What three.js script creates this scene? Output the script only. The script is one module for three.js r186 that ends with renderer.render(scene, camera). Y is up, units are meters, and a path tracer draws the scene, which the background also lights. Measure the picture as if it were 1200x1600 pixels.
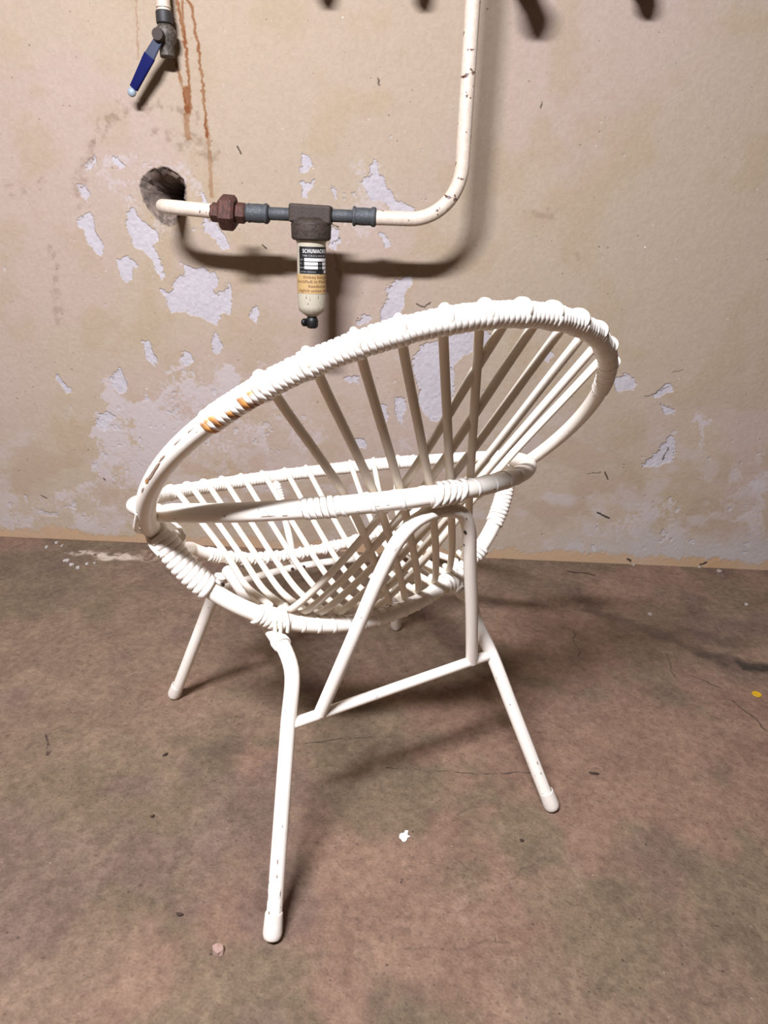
import * as THREE from 'three';
import { mergeGeometries } from 'three/addons/utils/BufferGeometryUtils.js';
import { RoundedBoxGeometry } from 'three/addons/geometries/RoundedBoxGeometry.js';
import { RectAreaLightUniformsLib } from 'three/addons/lights/RectAreaLightUniformsLib.js';

// ---------------------------------------------------------------- camera, light, exposure
const F = 1045.19, PITCH = 0.3908, ROLL = -0.0334, EYE = 0.9384;   // focal length in pixels of a 1200 x 1600 frame
const scene = new THREE.Scene();
const camera = new THREE.PerspectiveCamera(2 * Math.atan(800 / F) * 180 / Math.PI, 0.75, 0.05, 40);
camera.rotation.order = 'YXZ';
camera.position.set(0, EYE, 0);
camera.rotation.set(-PITCH, 0, -ROLL);
const renderer = new THREE.WebGLRenderer({ antialias: true });
renderer.toneMapping = THREE.LinearToneMapping;
renderer.toneMappingExposure = 1.0;
renderer.shadowMap.enabled = true;
RectAreaLightUniformsLib.init();
const LAMP = { x: -0.60, y: 2.36, z: 0.42, length: 0.74, width: 0.12, power: 670, colour: 0xeef1ff };
scene.background = new THREE.Color(0x000000);
const tubeLight = new THREE.RectAreaLight(LAMP.colour, LAMP.power, LAMP.length, LAMP.width);
tubeLight.name = 'tube_light';
tubeLight.position.set(LAMP.x, LAMP.y, LAMP.z);
tubeLight.lookAt(LAMP.x, LAMP.y - 1.0, LAMP.z - 0.95);
tubeLight.castShadow = true;
scene.add(tubeLight);

// ---------------------------------------------------------------- helpers
let seed = 12345;
const rnd = () => { seed = (seed * 1664525 + 1013904223) >>> 0; return seed / 4294967296; };
const V = (x, y, z) => new THREE.Vector3(x, y, z);
const clamp = (x, a = 0, b = 1) => Math.min(b, Math.max(a, x));
const mix = (a, b, t) => a + (b - a) * t;
const sstep = (a, b, x) => { const t = clamp((x - a) / (b - a)); return t * t * (3 - 2 * t); };
const LAT = new Float32Array(256 * 256); for (let i = 0; i < LAT.length; i++) LAT[i] = rnd();
function noise(x, y) {
  const xi = Math.floor(x), yi = Math.floor(y); let fx = x - xi, fy = y - yi;
  fx = fx * fx * (3 - 2 * fx); fy = fy * fy * (3 - 2 * fy);
  const a = xi & 255, b = (xi + 1) & 255, c = (yi & 255) << 8, d = ((yi + 1) & 255) << 8;
  return mix(mix(LAT[c + a], LAT[c + b], fx), mix(LAT[d + a], LAT[d + b], fx), fy);
}
function fbm(x, y, o = 4) { let s = 0, a = 0.5, n = 0; for (let i = 0; i < o; i++) { s += a * noise(x, y); n += a; a *= 0.5; x = x * 2.03 + 17.3; y = y * 2.03 + 9.1; } return s / n; }

// a pixel of the photograph as a direction, and where it meets the floor or the wall
const cp = Math.cos(PITCH), sp = Math.sin(PITCH), cr = Math.cos(ROLL), sr = Math.sin(ROLL);
function ray(u, v) { const X = (u - 600) / F, Y = -(v - 800) / F, x = X * cr + Y * sr, y = -X * sr + Y * cr; return V(x, y * cp - sp, -(y * sp + cp)); }
function floorPx(u, v) { const w = ray(u, v), t = -EYE / w.y; return V(w.x * t, 0, w.z * t); }
const depthOf = (p) => -(p.y - EYE) * sp - p.z * cp;
const PHI = -0.0245, ORG = V(0.0473, 0, -1.9296);                    // the wall frame: x along the wall, z out into the room
const toLocal = (p) => p.clone().sub(ORG).applyAxisAngle(V(0, 1, 0), -PHI);
const toWorld = (p) => p.clone().applyAxisAngle(V(0, 1, 0), PHI).add(ORG);
const EYEL = toLocal(V(0, EYE, 0));
function wallPx(u, v, off = 0) { const w = ray(u, v).applyAxisAngle(V(0, 1, 0), -PHI), t = (off - EYEL.z) / w.z; return EYEL.clone().addScaledVector(w, t); }
const floorLocal = (u, v) => toLocal(floorPx(u, v));
const pxm = (p, n) => n * depthOf(toWorld(p)) / F;                   // n pixels at a wall-frame point, in metres

const used = {};
function numbered(n) { used[n] = (used[n] ?? -1) + 1; return used[n] ? `${n}_${String(used[n]).padStart(3, '0')}` : n; }
function finish(o) { o.traverse((m) => { if (m.isMesh) { m.castShadow = true; m.receiveShadow = true; } }); return o; }
function part(name, geo, mat, parent, label) { const m = new THREE.Mesh(geo, mat); m.name = name; m.castShadow = m.receiveShadow = true; parent.add(m); if (label) m.userData.label = label; return m; }
function thing(name, label, category, pos, turn = 0, group) {
  const g = new THREE.Group(); g.name = numbered(name); g.position.copy(pos); g.rotation.y = turn;
  g.userData = { label, category }; if (group) g.userData.group = group; scene.add(g); return g;
}
function struct(name, geo, mat, label, category) {
  const m = new THREE.Mesh(geo, mat); m.name = name; m.castShadow = m.receiveShadow = true; m.userData = { kind: 'structure', label, category };
  m.position.copy(ORG); m.rotation.y = PHI; scene.add(m); return m;
}

// ---- swept geometry
class Path {
  constructor(pts) {
    this.p = pts; this.s = [0]; for (let i = 1; i < pts.length; i++) this.s.push(this.s[i - 1] + pts[i].distanceTo(pts[i - 1]));
    this.L = this.s[pts.length - 1]; this.T = []; this.N = [];
    for (let i = 0; i < pts.length; i++) this.T.push(pts[Math.min(i + 1, pts.length - 1)].clone().sub(pts[Math.max(i - 1, 0)]).normalize());
    let n = V(0, 1, 0); if (Math.abs(this.T[0].y) > 0.9) n = V(1, 0, 0);
    for (let i = 0; i < pts.length; i++) { n = n.clone().addScaledVector(this.T[i], -n.dot(this.T[i])).normalize(); this.N.push(n); }
  }
  at(s) {
    s = clamp(s, 0, this.L); let lo = 0, hi = this.p.length - 1; while (hi - lo > 1) { const m = (lo + hi) >> 1; if (this.s[m] <= s) lo = m; else hi = m; }
    const t = (s - this.s[lo]) / Math.max(1e-9, this.s[hi] - this.s[lo]);
    const T = this.T[lo].clone().lerp(this.T[hi], t).normalize(), N = this.N[lo].clone().lerp(this.N[hi], t); N.addScaledVector(T, -N.dot(T)).normalize();
    return { p: this.p[lo].clone().lerp(this.p[hi], t), T, N, B: T.clone().cross(N) };
  }
}
function geom(pos, uv, idx, col) {
  const g = new THREE.BufferGeometry(); g.setAttribute('position', new THREE.Float32BufferAttribute(pos, 3)); g.setAttribute('uv', new THREE.Float32BufferAttribute(uv, 2));
  if (col) g.setAttribute('color', new THREE.Float32BufferAttribute(col, 3));
  g.setIndex(idx); g.computeVertexNormals(); return g;
}
function tube(pts, radius, o = {}) {
  const P = pts instanceof Path ? pts : new Path(pts), n = o.n ?? 12, pos = [], uv = [], idx = [], m = P.p.length, off = o.uv ?? rnd() * 3;
  for (let i = 0; i < m; i++) {
    const T = P.T[i], N = P.N[i], B = T.clone().cross(N), k = P.s[i] / P.L;
    for (let j = 0; j <= n; j++) {
      const a = j / n * Math.PI * 2, r = typeof radius === 'function' ? radius(k, a, P.s[i]) : radius;
      const q = P.p[i].clone().addScaledVector(N, r * Math.cos(a)).addScaledVector(B, r * Math.sin(a));
      pos.push(q.x, q.y, q.z); uv.push(P.s[i] + off, a * 0.012 + off);
    }
  }
  for (let i = 0; i < m - 1; i++) for (let j = 0; j < n; j++) { const a = i * (n + 1) + j, b = a + n + 1; idx.push(a, a + 1, b, b, a + 1, b + 1); }
  for (const e of [0, m - 1]) {                                      // closed ends with vertices of their own
    const c = pos.length / 3; pos.push(P.p[e].x, P.p[e].y, P.p[e].z); uv.push(off, off);
    for (let j = 0; j <= n; j++) { const k = (e * (n + 1) + j) * 3; pos.push(pos[k], pos[k + 1], pos[k + 2]); uv.push(off, off); }
    for (let j = 0; j < n; j++) e ? idx.push(c, c + 1 + j, c + 2 + j) : idx.push(c, c + 2 + j, c + 1 + j);
  }
  return geom(pos, uv, idx);
}
function coil(P, s0, s1, R, pitch, w, h, o = {}) {                   // a flat cane wound round a pole
  const turns = (s1 - s0) / pitch, seg = o.seg ?? 14, n = Math.max(2, Math.round(turns * seg)), k = 6, pos = [], uv = [], idx = [], col = o.colour ? [] : null;
  const ph0 = o.phase ?? 0, f0 = rnd() * 50;
  for (let i = 0; i <= n; i++) {
    const t = i / n, f = t * turns, turn = Math.floor(f), ph = f * Math.PI * 2 + ph0;
    const e = mix(noise(turn * 1.7 + f0, 3.3), noise((turn + 1) * 1.7 + f0, 3.3), f - turn) - 0.5;
    const s = mix(s0, s1, t), fr = P.at(s + e * (o.wob ?? 0.0016)), er = fr.N.clone().multiplyScalar(Math.cos(ph)).addScaledVector(fr.B, Math.sin(ph));
    const rr = (typeof R === 'function' ? R(s) : R) + e * (o.bulge ?? 0.0016);
    const tilt = (o.tilt ?? 0) * Math.cos(ph);
    for (let j = 0; j < k; j++) {
      const a = j / k * Math.PI * 2, q = fr.p.clone().addScaledVector(er, rr + Math.sin(a) * h).addScaledVector(fr.T, Math.cos(a) * w / 2 + tilt);
      pos.push(q.x, q.y, q.z); uv.push(s * 3 + a * 0.01, ph * 0.012);
      if (col) col.push(...o.colour(s, ph, turn));
    }
  }
  for (let i = 0; i < n; i++) for (let j = 0; j < k; j++) { const a = i * k + j, b = i * k + (j + 1) % k, c = a + k, d = b + k; idx.push(a, c, b, b, c, d); }
  idx.push(0, 1, 2, 0, 2, 3, 0, 3, 4, 0, 4, 5); const z = n * k; idx.push(z, z + 2, z + 1, z, z + 3, z + 2, z, z + 4, z + 3, z, z + 5, z + 4);
  return geom(pos, uv, idx, col);
}
const spline = (pts, n = 40, type = 'centripetal') => new THREE.CatmullRomCurve3(pts, false, type).getPoints(n);
const lathe = (prof, seg = 24) => new THREE.LatheGeometry(prof.map(([r, y]) => new THREE.Vector2(r, y)), seg);

// ---- textures
function dataTex(w, h, data, srgb) {
  const t = new THREE.DataTexture(data, w, h, THREE.RGBAFormat); if (srgb) t.colorSpace = THREE.SRGBColorSpace;
  t.magFilter = THREE.LinearFilter; t.minFilter = THREE.LinearMipmapLinearFilter; t.generateMipmaps = true; t.wrapS = t.wrapT = THREE.MirroredRepeatWrapping; t.needsUpdate = true; return t;
}
function canvas(w, h) { const c = document.createElement('canvas'); c.width = w; c.height = h; return [c, c.getContext('2d')]; }
const inv = (v) => clamp(v, 0, 255);

// ================================================================ the wall surface
const WX0 = -1.6, WX1 = 1.6, WY1 = 1.8, TW = 2048, TH = 1152;
function wallTextures() {
  const tx = (p) => [(p.x - WX0) / (WX1 - WX0) * TW, (1 - p.y / WY1) * TH];
  const [c1, g1] = canvas(TW, TH), [c2, g2] = canvas(TW, TH);
  for (const g of [g1, g2]) { g.fillStyle = '#000'; g.fillRect(0, 0, TW, TH); g.globalCompositeOperation = 'lighter'; g.lineJoin = g.lineCap = 'round'; }
  const poly = (g, style, pts) => { g.fillStyle = style; g.beginPath(); pts.forEach(([u, v], i) => { const q = tx(wallPx(u, v)); i ? g.lineTo(...q) : g.moveTo(...q); }); g.closePath(); g.fill(); };
  const line = (g, style, w, pts) => { g.strokeStyle = style; g.lineWidth = w; g.beginPath(); pts.forEach(([u, v], i) => { const q = tx(wallPx(u, v)); i ? g.lineTo(...q) : g.moveTo(...q); }); g.stroke(); };
  // bare white plaster where the paint has come off
  const R = 'rgb(255,0,0)';
  for (const pts of [
    [[193, 330], [208, 324], [215, 338], [232, 352], [248, 366], [246, 378], [238, 385], [246, 398], [238, 404], [222, 392], [205, 380], [200, 355]],
    [[238, 400], [250, 402], [256, 428], [250, 440], [240, 418]],
    [[246, 446], [262, 456], [275, 436], [290, 424], [285, 412], [312, 416], [336, 428], [338, 446], [330, 462], [346, 452], [357, 440], [362, 462], [358, 494], [345, 490], [335, 507], [315, 495], [287, 487], [268, 488], [258, 470]],
    [[121, 340], [143, 332], [148, 352], [160, 378], [166, 392], [160, 398], [148, 390], [132, 365]],
    [[182, 406], [200, 402], [212, 412], [218, 416], [206, 426], [206, 438], [192, 438], [186, 420]],
    [[316, 340], [335, 345], [346, 360], [358, 386], [350, 390], [334, 376], [320, 362]], [[308, 298], [318, 302], [324, 318], [312, 312]],
    [[130, 250], [150, 238], [152, 250], [136, 266]], [[120, 295], [132, 285], [140, 305], [130, 312]], [[174, 250], [186, 246], [192, 260], [184, 268]],
    [[280, 562], [284, 548], [294, 552], [306, 562], [294, 574]],
    [[328, 527], [335, 518], [341, 525], [345, 542], [340, 557], [330, 550]], [[386, 494], [394, 480], [402, 478], [408, 494], [402, 503]],
    [[470, 238], [480, 240], [484, 254], [478, 270], [470, 268], [473, 252]], [[468, 282], [492, 278], [486, 294], [478, 300], [477, 313], [470, 306]],
    [[560, 284], [565, 272], [580, 268], [582, 246], [590, 250], [592, 268], [600, 274], [604, 292], [614, 300], [612, 312], [630, 312], [650, 327], [640, 336], [615, 330], [604, 318], [584, 312], [574, 300]],
    [[594, 360], [602, 366], [612, 376], [608, 386], [600, 386], [595, 375]], [[520, 292], [526, 300], [526, 312], [518, 305]], [[514, 356], [534, 358], [530, 372], [524, 390], [514, 384]],
    [[590, 492], [598, 470], [606, 462], [602, 448], [618, 434], [640, 432], [648, 446], [634, 456], [628, 480], [624, 500], [600, 505]],
    [[556, 500], [566, 490], [578, 494], [574, 504], [560, 506]],
    [[642, 556], [660, 540], [692, 528], [720, 520], [750, 510], [772, 526], [752, 545], [722, 560], [710, 572], [706, 630], [690, 652], [668, 657], [655, 630], [650, 590]],
    [[620, 622], [634, 618], [634, 640], [626, 664], [618, 650]], [[554, 686], [570, 684], [572, 700], [560, 702]], [[596, 630], [606, 634], [608, 655], [600, 662]],
    [[540, 590], [562, 583], [560, 596], [545, 600]], [[845, 551], [859, 543], [865, 557], [855, 566]], [[955, 590], [978, 584], [998, 592], [990, 608], [962, 614]],
    [[1010, 720], [1030, 706], [1044, 682], [1056, 686], [1050, 722], [1030, 728], [1000, 730]], [[1016, 612], [1030, 604], [1046, 600], [1058, 606], [1040, 612], [1020, 622]], [[1025, 630], [1050, 636], [1054, 645], [1040, 648]],
    [[88, 584], [96, 586], [100, 598], [112, 610], [104, 616], [92, 602]], [[222, 532], [230, 528], [246, 562], [240, 570], [226, 560]],
    [[178, 580], [186, 572], [194, 586], [196, 612], [184, 614], [172, 600]], [[146, 660], [166, 642], [184, 650], [160, 672]],
  ]) poly(g1, R, pts);
  // worn, pale plaster showing through thinned paint
  const G = (a) => `rgb(0,${Math.round(a * 255)},0)`;
  for (const [a, pts] of [
    [0.8, [[280, 550], [310, 560], [345, 562], [375, 590], [385, 610], [330, 640], [300, 690], [250, 730], [220, 770], [165, 760], [145, 740], [150, 700], [140, 668], [165, 640], [160, 600], [180, 575], [196, 590], [200, 632], [240, 620], [260, 590]]],
    [0.6, [[0, 730], [25, 740], [40, 780], [90, 770], [130, 750], [200, 760], [230, 820], [100, 830], [0, 832]]], [0.6, [[330, 640], [400, 650], [440, 740], [380, 760], [330, 740], [290, 720]]],
    [0.55, [[930, 830], [1010, 775], [1060, 780], [1080, 820], [1120, 790], [1200, 730], [1200, 880], [860, 870]]], [0.4, [[1090, 640], [1200, 700], [1200, 760], [1100, 800]]],
    [0.45, [[1000, 690], [1060, 670], [1110, 640], [1100, 720], [1010, 740]]], [0.5, [[400, 560], [460, 600], [520, 690], [440, 730], [400, 690]]],
    [0.35, [[480, 230], [560, 240], [640, 260], [660, 330], [560, 400], [480, 340]]], [0.45, [[145, 260], [220, 232], [300, 250], [330, 330], [300, 430], [220, 430], [150, 350]]],
    [0.3, [[560, 500], [780, 520], [800, 700], [600, 720]]],
  ]) poly(g1, G(a), pts);
  // brown smudges and rough filler
  const B = (a) => `rgb(0,0,${Math.round(a * 255)})`;
  for (const [a, w, pts] of [[0.5, 14, [[150, 215], [165, 190], [200, 170], [240, 162], [300, 180]]], [0.4, 10, [[120, 320], [125, 270], [150, 220]]], [0.35, 20, [[20, 300], [60, 285]]], [0.45, 26, [[250, 215], [300, 225], [330, 240]]],
    [0.35, 9, [[80, 380], [88, 440], [92, 510]]], [0.3, 14, [[820, 335], [870, 330]]], [0.25, 14, [[885, 400], [900, 405]]], [0.5, 8, [[500, 360], [520, 400], [530, 430]]]]) line(g1, B(a), w, pts);
  // rust runs (red), cracks and chips (green)
  for (const [a, w, pts] of [
    [0.8, 4.5, [[277, 0], [281, 26], [285, 46], [290, 80], [293, 100], [295, 140], [297, 168]]], [0.75, 3.5, [[284, 0], [286, 30], [289, 60], [292, 84]]], [0.7, 3, [[272, 90], [279, 112], [285, 140], [287, 160]]],
    [0.8, 10, [[290, 140], [292, 172]]], [0.45, 10, [[291, 170], [293, 214]]], [0.8, 4, [[293, 0], [300, 10], [304, 40], [309, 66], [311, 94], [316, 120], [317, 146], [320, 180], [323, 214]]], [0.4, 7, [[322, 190], [327, 250], [331, 306]]],
    [0.35, 2, [[213, 0], [214, 60], [215, 92]]],
  ]) line(g2, `rgb(${Math.round(a * 255)},0,0)`, w, pts);
  for (const [a, w, pts] of [[0.5, 1.4, [[1008, 620], [1025, 614], [1045, 604]]], [0.45, 1.4, [[1050, 582], [1068, 578]]], [0.6, 1.4, [[918, 741], [938, 738]]], [0.9, 2.4, [[945, 738], [950, 749]]], [0.9, 3, [[934, 801], [945, 807], [952, 810]]],
    [0.8, 2, [[590, 122], [592, 132]]], [0.8, 2, [[370, 228], [376, 240]]], [0.8, 1.6, [[650, 474], [660, 480], [672, 472]]], [0.9, 1.6, [[410, 383], [416, 388]]], [0.7, 2, [[845, 168], [848, 160]]], [0.7, 2, [[64, 774], [72, 778]]],
    [0.7, 2.5, [[1035, 718], [1044, 700]]], [0.8, 1.5, [[516, 350], [528, 354]]], [0.7, 1.5, [[518, 380], [530, 372]]], [0.9, 4, [[981, 874], [985, 876]]], [0.8, 3, [[1094, 882], [1104, 879]]], [0.8, 2.5, [[162, 748], [164, 750]]]]) line(g2, `rgb(0,${Math.round(a * 255)},0)`, w, pts);
  const m1 = g1.getImageData(0, 0, TW, TH).data, m2 = g2.getImageData(0, 0, TW, TH).data;
  const col = new Uint8Array(TW * TH * 4), hgt = new Uint8Array(TW * TH * 4);
  const get = (m, x, y, c) => m[((clamp(y | 0, 0, TH - 1) * TW + clamp(x | 0, 0, TW - 1)) << 2) + c] / 255;
  const soft = (m, x, y, c, r) => (get(m, x, y, c) * 2 + get(m, x + r, y, c) + get(m, x - r, y, c) + get(m, x, y + r, c) + get(m, x, y - r, c)) / 6;
  for (let j = 0; j < TH; j++) for (let i = 0; i < TW; i++) {
    const X = WX0 + (i + 0.5) / TW * (WX1 - WX0), Y = (j + 0.5) / TH * WY1, cy = TH - 1 - j;
    const wa = fbm(X * 38, Y * 38, 3) - 0.5, wb = fbm(X * 38 + 40, Y * 38 + 7, 3) - 0.5, wc = fbm(X * 150, Y * 150, 2) - 0.5;
    const wx = i + wa * 14 + wc * 6, wy = cy + wb * 14 + wc * 6;
    const low = fbm(X * 2.1, Y * 2.1, 3), mid = fbm(X * 9 + 3, Y * 9, 4), fine = fbm(X * 120, Y * 120, 2), grain = noise(X * 520, Y * 520);
    let r = 205, g = 181, b = 153;                                                    // yellowed cream paint
    const pk = sstep(0.42, 0.62, low); r = mix(r, 207, pk); g = mix(g, 181, pk); b = mix(b, 161, pk);
    const oc = sstep(0.5, 0.72, mid) * 0.45; r = mix(r, 196, oc); g = mix(g, 170, oc); b = mix(b, 132, oc);
    const shade = (fine - 0.5) * 9 + (grain - 0.5) * 8; r += shade; g += shade; b += shade;
    let h = 0.55 + (mid - 0.5) * 0.35 + (fine - 0.5) * 0.10 + (grain - 0.5) * 0.05;
    // pale worn plaster
    const pm = soft(m1, i + wa * 34 + wc * 8, cy + wb * 34 + wc * 8, 1, 5), pale = pm > 0.02 ? sstep(0.40, 0.60, pm * 0.62 + (fbm(X * 16 + 11, Y * 16, 4) - 0.5) * 0.75 + wc * 0.35 + 0.10) * (0.45 + 0.55 * pm) : 0;
    r = mix(r, 220, pale); g = mix(g, 203, pale); b = mix(b, 196, pale); h += pale * 0.06 * (fine - 0.4);
    // lower, damp part of the wall: brown and pale blooms
    const damp = sstep(0.62, 0.12, Y + (low - 0.5) * 0.5);
    const bl = damp * sstep(0.5, 0.66, fbm(X * 7 + 31, Y * 11, 4)); r = mix(r, 190, bl * 0.45); g = mix(g, 158, bl * 0.45); b = mix(b, 128, bl * 0.45);
    const sa = damp * sstep(0.54, 0.72, fbm(X * 13 + 5, Y * 19 + 50, 4)) * 0.7; r = mix(r, 214, sa); g = mix(g, 196, sa); b = mix(b, 186, sa);
    const ef = sstep(0.15, 0.05, Y + (fbm(X * 22, 4, 3) - 0.5) * 0.1) * sstep(0.1, 0.7, X + (mid - 0.5)) * (0.45 + mid * 0.6); r = mix(r, 207, ef); g = mix(g, 194, ef); b = mix(b, 184, ef);
    // flaked patches
    const flake = sstep(0.42, 0.62, soft(m1, wx, wy, 0, 3) + wc * 0.45 + (fbm(X * 75 + 2, Y * 75, 3) - 0.5) * 0.75);
    const spl = sstep(0.79, 0.82, fbm(X * 34 + 70, Y * 34, 3) + (soft(m1, i + wa * 60, cy + wb * 60, 1, 30)) * 0.2 - 0.08);
    const pf = Math.max(flake, spl * 0.6), pl = (fine - 0.5) * 14 + (mid - 0.5) * 16;
    r = mix(r, 218 + pl, pf); g = mix(g, 207 + pl, pf); b = mix(b, 206 + pl, pf); h -= pf * 0.34 - pf * (fine - 0.5) * 0.2;
    // brown smudges
    const gr = soft(m1, wx + wa * 10, wy + wb * 10, 2, 4) * sstep(0.35, 0.7, fbm(X * 60, Y * 60, 3)); r = mix(r, 150, gr); g = mix(g, 124, gr); b = mix(b, 96, gr); h -= gr * 0.3;
    // rust
    const ru = soft(m2, i + wc * 5 + wa * 4, cy, 0, 1) * (0.7 + 0.5 * fbm(X * 90, Y * 40, 2)); const rk = clamp(ru); r = mix(r, 142, rk); g = mix(g, 78, rk); b = mix(b, 30, rk);
    // bare ochre render at the foot of the wall
    const ft = sstep(0.036, 0.024, Y + (fbm(X * 17, 8, 4) - 0.5) * 0.05 + (fine - 0.5) * 0.02) * (0.45 + 0.8 * mid); r = mix(r, 216, ft); g = mix(g, 174, ft); b = mix(b, 130, ft); h -= ft * 0.1;
    const ck = get(m2, i + wc * 4, cy + wc * 4, 1); r = mix(r, 70, ck); g = mix(g, 56, ck); b = mix(b, 44, ck); h -= ck * 0.5;
    const k = (j * TW + i) << 2; col[k] = inv(r * 0.765); col[k + 1] = inv(g * 0.765); col[k + 2] = inv(b * 0.765); col[k + 3] = 255;
    const hh = inv(h * 255); hgt[k] = hgt[k + 1] = hgt[k + 2] = hh; hgt[k + 3] = 255;
  }
  // little specks and pits
  for (let n = 0; n < 900; n++) {
    const x = rnd() * TW | 0, y = rnd() * TH | 0, dark = rnd() < 0.8, s = rnd() < 0.85 ? 1 : 2, a = 0.25 + rnd() * 0.45;
    for (let dy = 0; dy < s; dy++) for (let dx = 0; dx < s + (rnd() < 0.3 ? 1 : 0); dx++) {
      const k = (Math.min(TH - 1, y + dy) * TW + Math.min(TW - 1, x + dx)) << 2;
      for (let c = 0; c < 3; c++) col[k + c] = mix(col[k + c], dark ? [92, 74, 58][c] : [238, 232, 222][c], a); hgt[k] = hgt[k + 1] = hgt[k + 2] = inv(hgt[k] + (dark ? -60 : 30));
    }
  }
  return [dataTex(TW, TH, col, true), dataTex(TW, TH, hgt, false)];
}
const [wallMap, wallBump] = wallTextures();
const wallMat = new THREE.MeshStandardMaterial({ map: wallMap, bumpMap: wallBump, bumpScale: 0.006, roughness: 0.9 });

// ================================================================ the floor surface
const FX0 = -1.45, FX1 = 1.45, FZ1 = 1.75, FT = 2048;
function floorTextures() {
  const tx = (p) => [(p.x - FX0) / (FX1 - FX0) * FT, p.z / FZ1 * FT];
  const [c, g] = canvas(FT, FT); g.fillStyle = '#000'; g.fillRect(0, 0, FT, FT); g.globalCompositeOperation = 'lighter'; g.lineCap = g.lineJoin = 'round';
  const line = (style, w, pts) => { g.strokeStyle = style; g.lineWidth = w; g.beginPath(); pts.forEach(([u, v], i) => { const q = tx(floorLocal(u, v)); i ? g.lineTo(...q) : g.moveTo(...q); }); g.stroke(); };
  const dk = (a, w, pts) => line(`rgb(${Math.round(a * 255)},0,0)`, w, pts), lt = (a, w, pts) => line(`rgb(0,${Math.round(a * 255)},0)`, w, pts), cr_ = (a, w, pts) => line(`rgb(0,0,${Math.round(a * 255)})`, w, pts);
  dk(0.42, 34, [[905, 935], [950, 965], [1010, 985], [1070, 1005], [1110, 1025]]); dk(0.95, 34, [[1140, 1034], [1175, 1042], [1215, 1046]]); dk(0.4, 50, [[1120, 1030], [1200, 1050]]); dk(0.3, 40, [[1060, 990], [1160, 1005]]);
  dk(0.14, 26, [[905, 990], [908, 1080], [903, 1120]]); dk(0.3, 60, [[360, 1165], [330, 1180]]); dk(0.15, 50, [[600, 1590], [640, 1560]]);
  lt(0.75, 36, [[115, 862], [150, 868], [200, 872]]); lt(0.45, 60, [[160, 868], [230, 872], [300, 876]]); lt(0.25, 40, [[230, 865], [420, 880], [500, 890]]); lt(0.4, 3, [[732, 1395], [735, 1440], [738, 1470]]); lt(0.35, 3, [[890, 1345], [886, 1400]]); lt(0.35, 3, [[945, 1230], [962, 1250]]);
  lt(0.6, 4, [[910, 950], [913, 942]]); lt(0.35, 3, [[803, 985], [825, 993]]); lt(0.3, 4, [[500, 1020], [530, 1018]]);
  cr_(0.7, 2.5, [[470, 1162], [520, 1156], [585, 1150]]); cr_(0.75, 2.5, [[595, 1200], [650, 1203], [720, 1208], [830, 1208]]); cr_(0.7, 3, [[1080, 1055], [1110, 1066], [1150, 1100], [1200, 1140]]); cr_(0.5, 3, [[1040, 1020], [1058, 1062]]); cr_(0.5, 3, [[895, 985], [905, 1025]]);
  cr_(0.8, 5, [[75, 1150], [77, 1165], [75, 1178]]); cr_(0.8, 4, [[324, 1492], [331, 1482]]); cr_(0.25, 5, [[705, 1278], [745, 1262]]); cr_(0.25, 5, [[800, 1370], [835, 1348]]); cr_(0.22, 5, [[640, 1480], [800, 1474]]); cr_(0.6, 4, [[1118, 1450], [1124, 1450]]);
  const m = g.getImageData(0, 0, FT, FT).data, col = new Uint8Array(FT * FT * 4), hgt = new Uint8Array(FT * FT * 4);
  const get = (x, y, ch) => m[((clamp(y | 0, 0, FT - 1) * FT + clamp(x | 0, 0, FT - 1)) << 2) + ch] / 255;
  const soft = (x, y, ch, r) => { let s = get(x, y, ch) * 2, n = 2; for (let k = 0; k < 12; k++) { const a = k * 2.4, q = r * Math.sqrt((k + 1) / 12) * 1.5; s += get(x + Math.cos(a) * q, y + Math.sin(a) * q, ch); n++; } return s / n; };
  for (let j = 0; j < FT; j++) for (let i = 0; i < FT; i++) {
    const X = FX0 + (i + 0.5) / FT * (FX1 - FX0), Z = (j + 0.5) / FT * FZ1;
    const low = fbm(X * 2.6 + 9, Z * 2.6, 3), l2 = fbm(X * 5 + 40, Z * 5 + 3, 4), mid = fbm(X * 17, Z * 17 + 8, 4), fine = fbm(X * 90, Z * 90, 3), grain = noise(X * 430, Z * 430), wa = fbm(X * 26, Z * 26 + 90, 3) - 0.5, wb = fbm(X * 26 + 60, Z * 26, 3) - 0.5;
    let r = 164, g_ = 137, b = 118;
    const a1 = sstep(0.44, 0.6, low + wa * 0.1); r = mix(r, 174, a1); g_ = mix(g_, 140, a1); b = mix(b, 122, a1);         // worn reddish screed
    const a2 = sstep(0.5, 0.66, l2 + wa * 0.15); r = mix(r, 152, a2); g_ = mix(g_, 130, a2); b = mix(b, 108, a2);          // grey-olive dirt
    const a3 = sstep(0.55, 0.72, fbm(X * 6 + 80, Z * 6 + 20, 4)); r = mix(r, 146, a3 * 0.7); g_ = mix(g_, 120, a3 * 0.7); b = mix(b, 110, a3 * 0.7);
    const v = (mid - 0.5) * 34 + (fine - 0.5) * 40 + (grain - 0.5) * 22; r += v; g_ += v * 0.97; b += v * 0.93;
    const pit = sstep(0.62, 0.85, fbm(X * 170 + 5, Z * 170, 2)) * 0.22; r = mix(r, 96, pit); g_ = mix(g_, 76, pit); b = mix(b, 60, pit);
    let h = 0.55 + (mid - 0.5) * 0.35 + (fine - 0.5) * 0.35 + (grain - 0.5) * 0.15 - pit * 0.5;
    const wx = i + wa * 60, wy = j + wb * 60;
    const dk2 = soft(wx, wy, 0, 16) * sstep(0.28, 0.62, mid + fine * 0.2); r = mix(r, 52, dk2); g_ = mix(g_, 38, dk2); b = mix(b, 28, dk2);
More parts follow.
